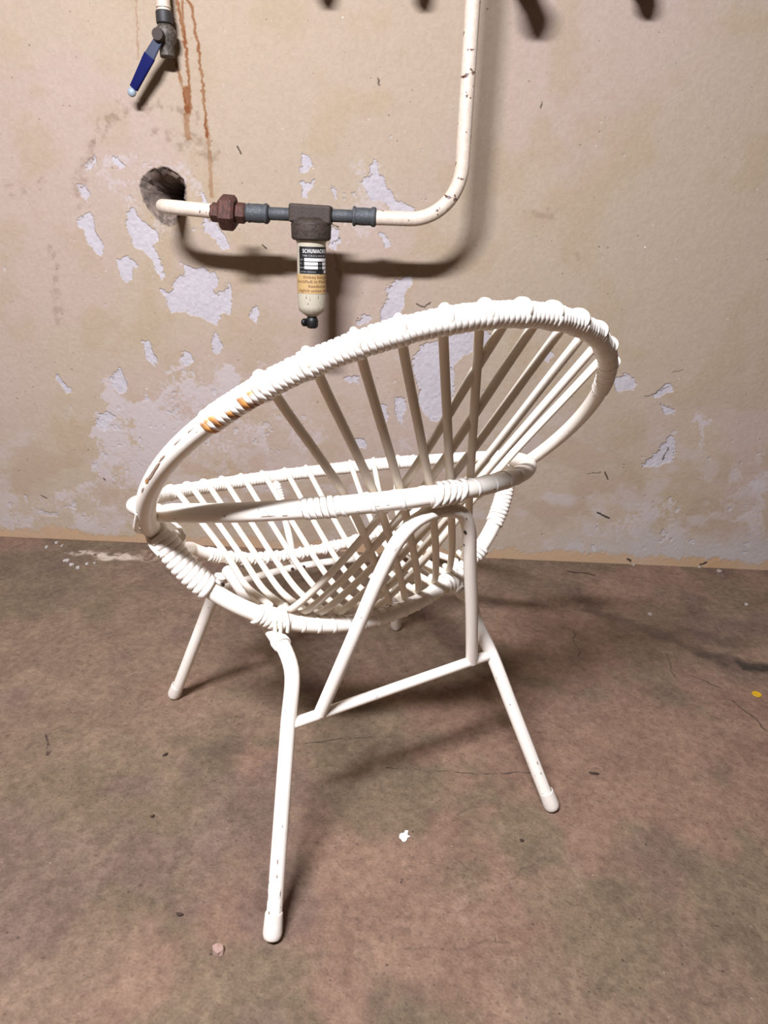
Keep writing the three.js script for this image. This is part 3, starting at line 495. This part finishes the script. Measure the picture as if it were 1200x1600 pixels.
// ---- lower rails
const RC = 0.0135, RF = 0.0106;
const PC = new Path(resample(sample(arcC, 0.23, 2.86, 120), 140));
const lowerBack = part('lower_back_rail', tube(PC, RC, { n: 16 }), paint, chair);
const inC = (t) => { const q = arcC(t); return q; };
const fLeft = [inC(0.34).add(V(0.022, 0.0, -0.018)), inC(0.45).lerp(arcF(0.45), 0.5)], fRight = [inC(Math.PI - 0.45).lerp(arcF(Math.PI - 0.45), 0.5), inC(Math.PI - 0.34).add(V(-0.022, 0, -0.018))];
const PF = new Path(resample([...fLeft, ...sample(arcF, 0.62, Math.PI - 0.62, 40), ...fRight], 120));
const lowerFront = part('lower_front_rail', tube(PF, RF, { n: 14 }), paint, chair);
const sC = (t) => sOf(PC, arcC(t)), sF = (t) => sOf(PF, arcF(t));
part('end_wrap', coil(PC, sC(0.285), sC(0.665), (s) => 0.0178, 0.0100, 0.0112, 0.0030, { colour: white, bulge: 0.0012, wob: 0.001 }), caneMat, lowerBack, 'thick white cane binding of ten turns');
part('end_wrap', coil(PC, sC(2.54), sC(2.83), (s) => RC + 0.0016, 0.0075, 0.0076, 0.0022, { colour: white }), caneMat, lowerBack, 'white cane binding');
part('end_wrap', coil(PC, sC(2.29), sC(2.36), (s) => RC + 0.0016, 0.0080, 0.0078, 0.0022, { colour: white }), caneMat, lowerBack, 'white cane binding');

// ---- spokes
const inward = (f, t, c) => { const q = f(t), T = tangent(f, t), d = c.clone().sub(q); return d.addScaledVector(T, -d.dot(T)).normalize(); };
const RS = 0.0057;
const tC = [1.678, 1.769, 1.861, 1.979, 2.094, 2.223, 1.098, 1.178, 1.264, 1.368, 1.494, 1.583];
const tD = [1.99, 1.876, 1.767, 1.618, 1.472, 1.337, 1.774, 1.646, 1.479, 1.319, 1.198, 1.055];
const nA = V(0, Math.cos(CH.at), -Math.sin(CH.at));                   // the open side of the back hoop
const bowl = V(0, 0.60, -0.05);
tA.forEach((ta, i) => {
  const a = arcA(ta), Ta = tangent(arcA, ta), out = Ta.clone().cross(nA).normalize(); if (out.dot(a.clone().sub(arcA(Math.PI / 2).lerp(V(0, CH.ay, CH.az), 0.6))) < 0) out.negate();
  const R = rA(sSp[i] / PA.L) + 0.0024, hook = []; for (let k = 0; k <= 14; k++) { const an = mix(0.0, 2.5, k / 14), rr = R - 0.0006 - 0.004 * sstep(0.6, 1, k / 14); hook.push(a.clone().addScaledVector(nA, Math.cos(an) * rr).addScaledVector(out, Math.sin(an) * rr)); }
  const d = scarf(tD[i]).addScaledVector(inward(ring, tD[i], bowl), 0.0133 + RS + 0.0008 + (i > 5 ? 0.0102 : 0));
  const inC_ = inward(arcC, tC[i], V(0, 0.56, -0.02)), c = arcC(tC[i]).addScaledVector(inC_, RC + RS * 0.8);
  const c2 = c.clone().add(V(0, 0.004, -0.010)), low = c.clone().lerp(d, 0.30).addScaledVector(V(0, -0.35, 0.94), 0.012);
  const dirA = hook[0].clone().lerp(d, 0.22).addScaledVector(nA, 0.0);
  const body = resample([c2, c, low, d, dirA, hook[0]], 40), pts = [...body, ...hook.slice(1)], hookAt = new Path(body).L;
  part('back_spoke', tube(pts, (k, a, s_) => RS * (k < 0.03 ? 0.85 : mix(1, 0.7, sstep(hookAt - 0.01, hookAt + 0.012, s_))), { n: 9 }), rodMat, chair);
});
const tFs = [0.905, 1.045, 1.175, 1.300, 1.430, 1.555, 1.665, 1.800, 1.930, 2.050, 2.165, 2.275];
tE.forEach((te, j) => {
  const e = ring(te), T = tangent(ring, te), up = V(0, Math.cos(CH.et), -Math.sin(CH.et)), out = up.clone().cross(T).normalize(); if (out.dot(e.clone().sub(V(0, e.y, 0))) < 0) out.negate();
  const R = RH_ + 0.0014, hook = []; for (let k = 0; k <= 12; k++) { const an = mix(0.75, 2.3, k / 12); hook.push(e.clone().addScaledVector(out, Math.cos(an) * R).addScaledVector(up, Math.sin(an) * R)); }
  const f = arcF(tFs[j]).addScaledVector(inward(arcF, tFs[j], V(0, 0.62, 0.10)), RF + RS + 0.0008);
  const tc = 1.0 + j * 1.17 / 11, c = arcC(tc).addScaledVector(inward(arcC, tc, V(0, 0.56, -0.05)), RC + RS * 0.6).add(V(0, 0.0, -0.012));
  const low = f.clone().lerp(c, 0.55).add(V(0, -0.016, 0)), c2 = c.clone().add(V(0, 0.002, 0.012));
  const pts = [...hook.slice(0, -1), ...resample([hook[12], f, low, c, c2], 44)];
  part('seat_spoke', tube(pts, (k, a, s_) => RS * mix(0.75, 1.03, sstep(0.018, 0.034, s_)), { n: 9 }), rodMat, chair);
});
// ---- open cane lashings that hold the spokes to the rails
part('cane_lashing', coil(PD_, sD(2.135), sD(2.045), 0.0136, 0.0080, 0.0086, 0.0010, { colour: white }), caneMat, backRail, 'white cane lashing');
part('cane_lashing', coil(PD_, sD(2.045), sD(1.02), 0.0136, 0.037, 0.0064, 0.0010, { colour: white, seg: 36, tilt: 0.004 }), caneMat, backRail, 'white cane lashing');
part('cane_lashing', coil(PD_, sD(1.64), sD(1.46), 0.0148, 0.0090, 0.0078, 0.0018, { colour: white, tilt: 0.007, bulge: 0.003 }), caneMat, backRail, 'thick white cane lashing over the brace');
part('cane_lashing', coil(PC, sC(1.09), sC(2.16), RC + 0.0004, 0.026, 0.0062, 0.0011, { colour: white, seg: 30, tilt: 0.003 }), caneMat, lowerBack, 'white cane lashing');
part('cane_lashing', coil(PF, sF(0.80), sF(0.905), RF + 0.0012, 0.0062, 0.0062, 0.0018, { colour: white }), caneMat, lowerFront, 'white cane lashing');
part('cane_lashing', coil(PF, sF(0.905), sF(2.3), RF + 0.0006, 0.0170, 0.0052, 0.0012, { colour: white, seg: 20, tilt: 0.006, bulge: 0.002 }), caneMat, lowerFront, 'white cane lashing');
part('cane_lashing', coil(PF, sF(2.3), sF(0.905), RF + 0.0012, -0.0250, 0.0048, 0.0012, { colour: white, seg: 24, tilt: -0.006, bulge: 0.002 }), caneMat, lowerFront, 'white cane lashing crossing the other way');

// ---- metal frame
const capMat = new THREE.MeshStandardMaterial({ map: flecked([214, 203, 188], [164, 146, 128], 0.74, 40, 128), roughness: 0.7 });
const RL = 0.0116;
function foot(leg, p, dir) {
  const y = dir.clone().normalize(), g = lathe([[0, 0], [0.0105, 0], [0.0128, 0.0028], [0.0142, 0.009], [0.0138, 0.018], [0.0130, 0.0345], [0.0122, 0.0365], [0.0108, 0.0365]], 22);
  const q = new THREE.Quaternion().setFromUnitVectors(V(0, 1, 0), y.clone().lerp(V(0, 1, 0), 0.0).normalize()); g.applyQuaternion(q); g.translate(p.x, p.y, p.z);
  g.computeBoundingBox(); g.translate(0, -g.boundingBox.min.y + 0.0005, 0); part('foot_cap', g, capMat, leg, 'off-white rubber foot cap');
}
const bolt = new THREE.MeshStandardMaterial({ color: 0x3a2d24, roughness: 0.6, metalness: 0.4 });
const FT_ = { rl: V(-0.2652, 0, 0.3357), rr: V(0.2589, 0, 0.3295), fr: V(0.2941, 0, -0.3146), fl: V(-0.2764, 0, -0.277) };
const TOPF = { fl: V(-0.186, 0.338, -0.152), fr: V(0.186, 0.338, -0.152) };
const cLeg = { rl: arcC(1.045), rr: arcC(2.118) };
// each rear leg rises to the lower back rail, bends there and runs forward under the seat
const legPaths = [];
function rearLeg(f, knee, knee2, s, cl, toF) {
  const up = knee.clone().sub(f).normalize(), a = f.clone().addScaledVector(up, 0.012);
  const b1 = cl.clone().add(V(s * 0.004, -RC - RL * 1.05, 0.008)), b2 = cl.clone().add(V(s * 0.004, -RC - RL * 1.05, -0.02)), e = V(toF.x - s * 0.012, arcF(1.0).y - RF - RL - 0.001, toF.z + 0.006);
  const pts = resample([a, a.clone().lerp(knee, 0.33), a.clone().lerp(knee, 0.66), knee, knee2, knee2.clone().lerp(b1, 0.62).add(V(0, 0.010, 0.012)), b1, b2, b2.clone().lerp(e, 0.5), e], 70);
  const P = new Path(pts); legPaths.push(P); const m = part('rear_leg', tube(P, RL, { n: 16 }), paint, chair); foot(m, f, up);
  const sc = sOf(P, cl.clone().add(V(s * 0.004, -RC - RL - 0.012, 0.03))); part('collar', coil(P, sc - 0.007, sc + 0.007, RL + 0.001, 0.0070, 0.0076, 0.0020, { colour: white, seg: 20 }), caneMat, m, 'white cane collar'); return m;
}
const JL = V(-0.1874, 0.2605, 0.2073), JR = V(0.1792, 0.2824, 0.2128);
rearLeg(FT_.rl, JL, V(-0.1695, 0.333, 0.180), -1, cLeg.rl, TOPF.fl);
rearLeg(FT_.rr, JR, V(0.1630, 0.334, 0.183), 1, cLeg.rr, TOPF.fr);
for (const [k, s] of [['fl', -1], ['fr', 1]]) {
  const f = FT_[k], t = TOPF[k].clone(), up = t.clone().sub(f).normalize(), pts = []; for (let i = 0; i <= 30; i++) pts.push(f.clone().addScaledVector(up, 0.012).lerp(t, i / 30));
  const m = part('front_leg', tube(pts, (q, a) => RL * (1 + 0.12 * sstep(0.9, 1, q) * Math.cos(2 * a)), { n: 16 }), paint, chair); foot(m, f, up);
  const b = new THREE.CylinderGeometry(0.003, 0.003, 2 * RL + 0.003, 10); b.rotateX(Math.PI / 2); b.translate(t.x, t.y - 0.014, t.z); part('rivet', b, bolt, m);
}
part('rear_stretcher', tube([JL, JL.clone().lerp(JR, 0.25), JL.clone().lerp(JR, 0.5), JL.clone().lerp(JR, 0.75), JR], 0.0086, { n: 14 }), paint, chair);
const brace = resample([V(-0.1365, 0.266, 0.2087), V(-0.1015, 0.4077, 0.2443), V(-0.0712, 0.5329, 0.2758), V(-0.0569, 0.5718, 0.2856), V(-0.0395, 0.5957, 0.2916), V(-0.020, 0.6065, 0.2945), V(0.0, 0.6095, 0.2955), V(0.0178, 0.6065, 0.2947), V(0.0367, 0.5976, 0.2921), V(0.0545, 0.57, 0.2851), V(0.0711, 0.5164, 0.2716), V(0.1036, 0.4091, 0.2447), V(0.1385, 0.280, 0.2125)], 80);
part('back_brace', tube(brace, (k) => 0.0100, { n: 14 }), paint, chair, 'white bent tube brace under the back rail');
const FS = [V(-0.197, 0.262, -0.186), V(-0.181, 0.268, -0.210), V(-0.155, 0.2706, -0.226), V(-0.1027, 0.2706, -0.240), V(0, 0.2706, -0.2505), V(0.1027, 0.2706, -0.240), V(0.155, 0.2706, -0.226), V(0.181, 0.268, -0.210), V(0.197, 0.262, -0.186)];
const stretchF = part('front_stretcher', tube(resample(FS, 50), 0.0080, { n: 14 }), paint, chair);
{
  const e = ring(-Math.PI / 2), pts = resample([V(0, e.y - 0.012, e.z + 0.004), V(0, 0.395, -0.338), V(0, 0.340, -0.296), V(0, 0.2745, -0.262)], 40), P = new Path(pts);
  const st = part('front_strut', tube(P, 0.0078, { n: 12 }), paint, chair);
  part('cane_wrap', coil(P, 0.004, 0.075, 0.0088, 0.0066, 0.0068, 0.0018, { colour: white }), caneMat, st, 'white cane wound round the front strut');
  for (const dx of [-0.012, 0.014]) { const b = new THREE.SphereGeometry(0.0035, 10, 8); b.translate(dx, 0.2735, -0.2405); part('rivet', b, bolt, stretchF); }
}
// ---- bindings where the legs meet the rail, and the straps at the two arm joints
for (const [k, t] of [['rl', 1.045], ['rr', 2.118]]) {
  part('leg_binding', coil(PC, sC(t) - 0.030, sC(t) + 0.016, RC + 0.0024, 0.0082, 0.0078, 0.0024, { colour: white, tilt: 0.004, bulge: 0.005 }), caneMat, lowerBack, 'white cane binding');
  const c = cLeg[k];
  for (const d of [-0.009, 0.0, 0.012]) { const lo = []; for (let i = 0; i <= 24; i++) { const a = mix(-0.5, 3.6, i / 24); lo.push(V(c.x + d + 0.002 * Math.cos(a), c.y + (RC + 0.004) * Math.sin(a) - (Math.sin(a) < 0 ? 0.012 * -Math.sin(a) : 0) - 0.004 * Math.abs(Math.cos(a)), c.z + (RC + 0.0044) * Math.cos(a))); } part('leg_binding', tube(lo, 0.0034, { n: 8 }), paint, lowerBack); }
}
{
  const strap = (pts, r = 0.0036) => part('strap', tube(resample(pts, 30), r, { n: 8 }), paint, backHoop, 'white cane strap');
  const aL = arcA(-0.05), aR = arcA(Math.PI + 0.05), cL = arcC(0.26), cR = arcC(2.86);
  strap([arcA(-0.08).add(V(-0.0105, 0.0, 0.003)), arcA(-0.15).add(V(-0.0145, -0.002, 0.004)), arcA(-0.22).add(V(-0.0175, -0.004, 0.004)), arcC(0.29).add(V(-0.0205, 0.008, 0.004)), arcC(0.33).add(V(-0.0205, 0.000, 0.004)), arcC(0.37).add(V(-0.016, -0.004, 0.008))], 0.0040);
  strap([ring(-Math.PI + 0.05).add(V(0.03, -0.004, 0.0)), arcC(0.33).add(V(0.026, 0.012, -0.006))], 0.0032);
  part('strap', coil(PE, sE(-Math.PI - 0.14), sE(-Math.PI - 0.20), RH_ + 0.0012, 0.0085, 0.008, 0.0014, { colour: white }), caneMat, frontRim, 'white cane strap');
  part('strap', coil(PE, sE(-0.16), sE(-0.10), RH_ + 0.0034, 0.0090, 0.0085, 0.0022, { colour: white }), caneMat, frontRim, 'white cane strap');
  part('strap', coil(PD_, sD(0.30), sD(0.16), 0.0135, 0.016, 0.0075, 0.0018, { colour: white, seg: 24 }), caneMat, backRail, 'white cane strap');
}

// ---- places where the paint has chipped off: thin patches that follow the tube
chair.updateMatrixWorld(true);
const eyeChair = chair.worldToLocal(V(0, EYE, 0));
function toPx(q) { const w = chair.localToWorld(q.clone()); w.y -= EYE; const y = w.y * cp - w.z * sp, z = -w.y * sp - w.z * cp, x = w.x; return [600 + F * (x * cr - y * sr) / z, 800 - F * (x * sr + y * cr) / z]; }
const chipDark = new THREE.MeshStandardMaterial({ color: 0x33281f, roughness: 0.8 }), chipBare = new THREE.MeshStandardMaterial({ color: 0x8a7462, roughness: 0.85 }), chipWood = new THREE.MeshStandardMaterial({ color: 0xa8743e, roughness: 0.8 });
function chip(mesh, P, R, u, v, len, wid, mat) {
  let b = 0, bd = 1e9; P.p.forEach((p, i) => { const [x, y] = toPx(p), d = (x - u) ** 2 + (y - v) ** 2; if (d < bd) { bd = d; b = i; } });
  const p = P.p[b], T = P.T[b], e = eyeChair.clone().sub(p); e.addScaledVector(T, -e.dot(T)).normalize(); const sd = T.clone().cross(e), q = toPx(p.clone().addScaledVector(sd, 0.001)), o = toPx(p), k = Math.hypot(q[0] - o[0], q[1] - o[1]);
  const off = clamp((((u - o[0]) * (q[0] - o[0]) + (v - o[1]) * (q[1] - o[1])) / (k * k)) * 0.001 / R, -0.93, 0.93), a0 = Math.asin(off), n = 10, pos = [], uv = [], idx = [], f = rnd() * 90;
  const on = (ds, da) => { const r = R + 0.00035; return p.clone().addScaledVector(T, ds).addScaledVector(e, r * Math.cos(a0 + da)).addScaledVector(sd, r * Math.sin(a0 + da)); };
  const c = on(0, 0); pos.push(c.x, c.y, c.z); uv.push(0, 0);
  for (let i = 0; i < n; i++) { const a = i / n * Math.PI * 2, rr = 0.55 + 0.75 * noise(i * 1.3 + f, 2), w = on(Math.cos(a) * len / 2 * rr, Math.sin(a) * wid / 2 / R * rr); pos.push(w.x, w.y, w.z); uv.push(0, 0); idx.push(0, 1 + i, 1 + (i + 1) % n); }
  part('paint_chip', geom(pos, uv, idx), Object.assign(mat, { side: THREE.DoubleSide }), mesh);
}
const byName = (n, i = 0) => chair.children.filter((m) => m.name === n)[i];
const braceP = new Path(brace);
for (const [u, v, l, w, m] of [[726, 828, 0.008, 0.005, chipDark], [725, 845, 0.003, 0.003, chipDark], [724, 806, 0.002, 0.003, chipDark]]) chip(byName('back_brace'), braceP, 0.0100, u, v, l, w, m);
for (const [u, v, l, w] of [[434, 1340, 0.008, 0.002], [433, 1368, 0.006, 0.0018], [419, 1395, 0.012, 0.0018], [421, 1425, 0.006, 0.003], [428, 1432, 0.007, 0.0022], [420, 1380, 0.004, 0.0015]]) chip(byName('rear_leg', 0), legPaths[0], RL, u, v, l, w, chipBare);
for (const [u, v, l, w] of [[838, 1188, 0.008, 0.002], [842, 1200, 0.004, 0.0025], [796, 1098, 0.003, 0.002]]) chip(byName('rear_leg', 1), legPaths[1], RL, u, v, l, w, chipBare);
for (const [u, v, l, w, m] of [[236, 740, 0.016, 0.0042, chipWood], [241, 734, 0.02, 0.0025, chipBare], [247, 727, 0.024, 0.0035, chipBare], [254, 717, 0.026, 0.003, chipBare], [229, 752, 0.018, 0.0015, chipBare], [285, 683, 0.022, 0.0011, chipBare], [262, 706, 0.022, 0.0018, chipBare], [303, 668, 0.018, 0.001, chipBare]]) chip(backHoop, PA, 0.0134, u, v, l, w, m);
for (const [u, v, l, w] of [[358, 806, 0.003, 0.002], [425, 806, 0.02, 0.0012], [447, 805, 0.008, 0.0012]]) chip(backRail, PD_, 0.0133, u, v, l, w, chipBare);

// ================================================================ litter on the floor
function flake(name, label, category, u, v, wpx, hpx, col, group, o = {}) {
  const p = floorPx(u, v), k = depthOf(p) / F, t = thing(name, label, category, V(p.x, 0.0006, p.z), 0, group), n = o.n ?? 9, w = wpx * k / 2, d = hpx * k * 1.5, th = o.th ?? 0.002, pos = [], uv = [], idx = [];
  for (const y of [0, th]) for (let i = 0; i < n; i++) { const a = i / n * Math.PI * 2, r = (o.jag ? 0.45 : 0.72) + rnd() * (o.jag ? 0.85 : 0.42); pos.push(Math.cos(a) * w * r * (y ? 0.9 : 1), y + (y ? rnd() * th * 0.5 : 0), Math.sin(a) * d * r * (y ? 0.9 : 1)); uv.push(0, 0); }
  const c = pos.length / 3; pos.push(0, th * (o.dome ?? 1.3), 0); uv.push(0, 0);
  for (let i = 0; i < n; i++) { const b = (i + 1) % n; idx.push(i, n + i, b, b, n + i, n + b, n + i, c, n + b); }
  part(o.part ?? 'chip', geom(pos, uv, idx).toNonIndexed(), new THREE.MeshStandardMaterial({ color: col, roughness: 0.85, side: THREE.DoubleSide }), t).geometry.computeVertexNormals(); return t;
}
flake('paint_flake', 'white paint flake lying on the floor between the chair feet', 'flake', 632, 1308, 19, 8, 0xe6e2da, null, { n: 13, th: 0.0012, jag: true });
for (const [u, v, w, h] of [[104, 877, 15, 5], [112, 883, 11, 4], [122, 888, 9, 4], [136, 882, 6, 3], [73, 856, 7, 4], [88, 849, 8, 3], [97, 854, 5, 3], [148, 881, 5, 3]]) flake('plaster_crumb', 'small white plaster crumb fallen by the foot of the wall', 'crumb', u, v, w * 0.75, h * 0.7, 0xa89f97, 'plaster crumbs by the wall', { th: 0.0035, dome: 1.6, n: 8 });
flake('pebble', 'pale pinkish pebble lying loose on the bare floor', 'pebble', 341, 1487, 21, 6, 0x96796a, null, { th: 0.006, dome: 1.5 });
for (const [u, v, w, h] of [[989, 882, 9, 5], [1124, 893, 9, 4], [1016, 961, 8, 4], [1166, 945, 8, 4], [1092, 886, 8, 4]]) flake('stone_chip', 'tiny pale stone chip on the floor near the oil stain', 'chip', u, v, w * 0.85, h * 0.75, 0x94867a, 'stone chips near the stain', { th: 0.003 });
{
  const p = floorPx(1182, 1086), k = depthOf(p) / F, t = thing('bottle_seal', 'small yellow disc lying on the floor near the dark stain', 'disc', V(p.x, 0.0006, p.z));
  part('disc', lathe([[0, 0], [6.5 * k, 0], [7 * k, 0.001], [7 * k, 0.003], [5.6 * k, 0.003], [5.2 * k, 0.0018], [0, 0.0018]], 20), new THREE.MeshStandardMaterial({ color: 0xb98f12, roughness: 0.5 }), t);
  const a = floorPx(886, 893), b = floorPx(929, 899), tw = thing('twig', 'thin brown twig lying on the floor beside the wall', 'twig', V(a.x, 0, a.z)), pts = []; for (let i = 0; i <= 10; i++) pts.push(a.clone().lerp(b, i / 10).sub(a).add(V(0, 0.0028 + 0.001 * Math.sin(i), 0.004 * Math.sin(i * 0.8))));
  part('stem', tube(pts, (q) => 0.0022 - q * 0.0006, { n: 7 }), new THREE.MeshStandardMaterial({ color: 0x4a3325, roughness: 0.9 }), tw);
  for (const [u, v, u2, v2] of [[254, 1182, 262, 1178], [236, 1277, 241, 1275], [276, 1428, 286, 1430], [920, 1208, 936, 1210], [812, 1313, 818, 1314]]) {
    const q = floorPx(u, v), r = floorPx(u2, v2), s = thing('dirt_crumb', 'tiny dark brown crumb of dirt on the bare floor', 'crumb', V(q.x, 0, q.z), 0, 'dirt crumbs on the floor');
    part('crumb', tube(resample([V(0, 0.002, 0), r.clone().sub(q).multiplyScalar(0.5).add(V(0, 0.003, 0.002)), r.clone().sub(q).add(V(0, 0.002, 0))], 8), (z) => 0.0012 + 0.0012 * Math.sin(z * Math.PI), { n: 7 }), new THREE.MeshStandardMaterial({ color: 0x3b2a20, roughness: 0.95 }), s);
  }
}
scene.traverse((o) => { if (o.isMesh) { o.castShadow = true; o.receiveShadow = true; } });
renderer.render(scene, camera);
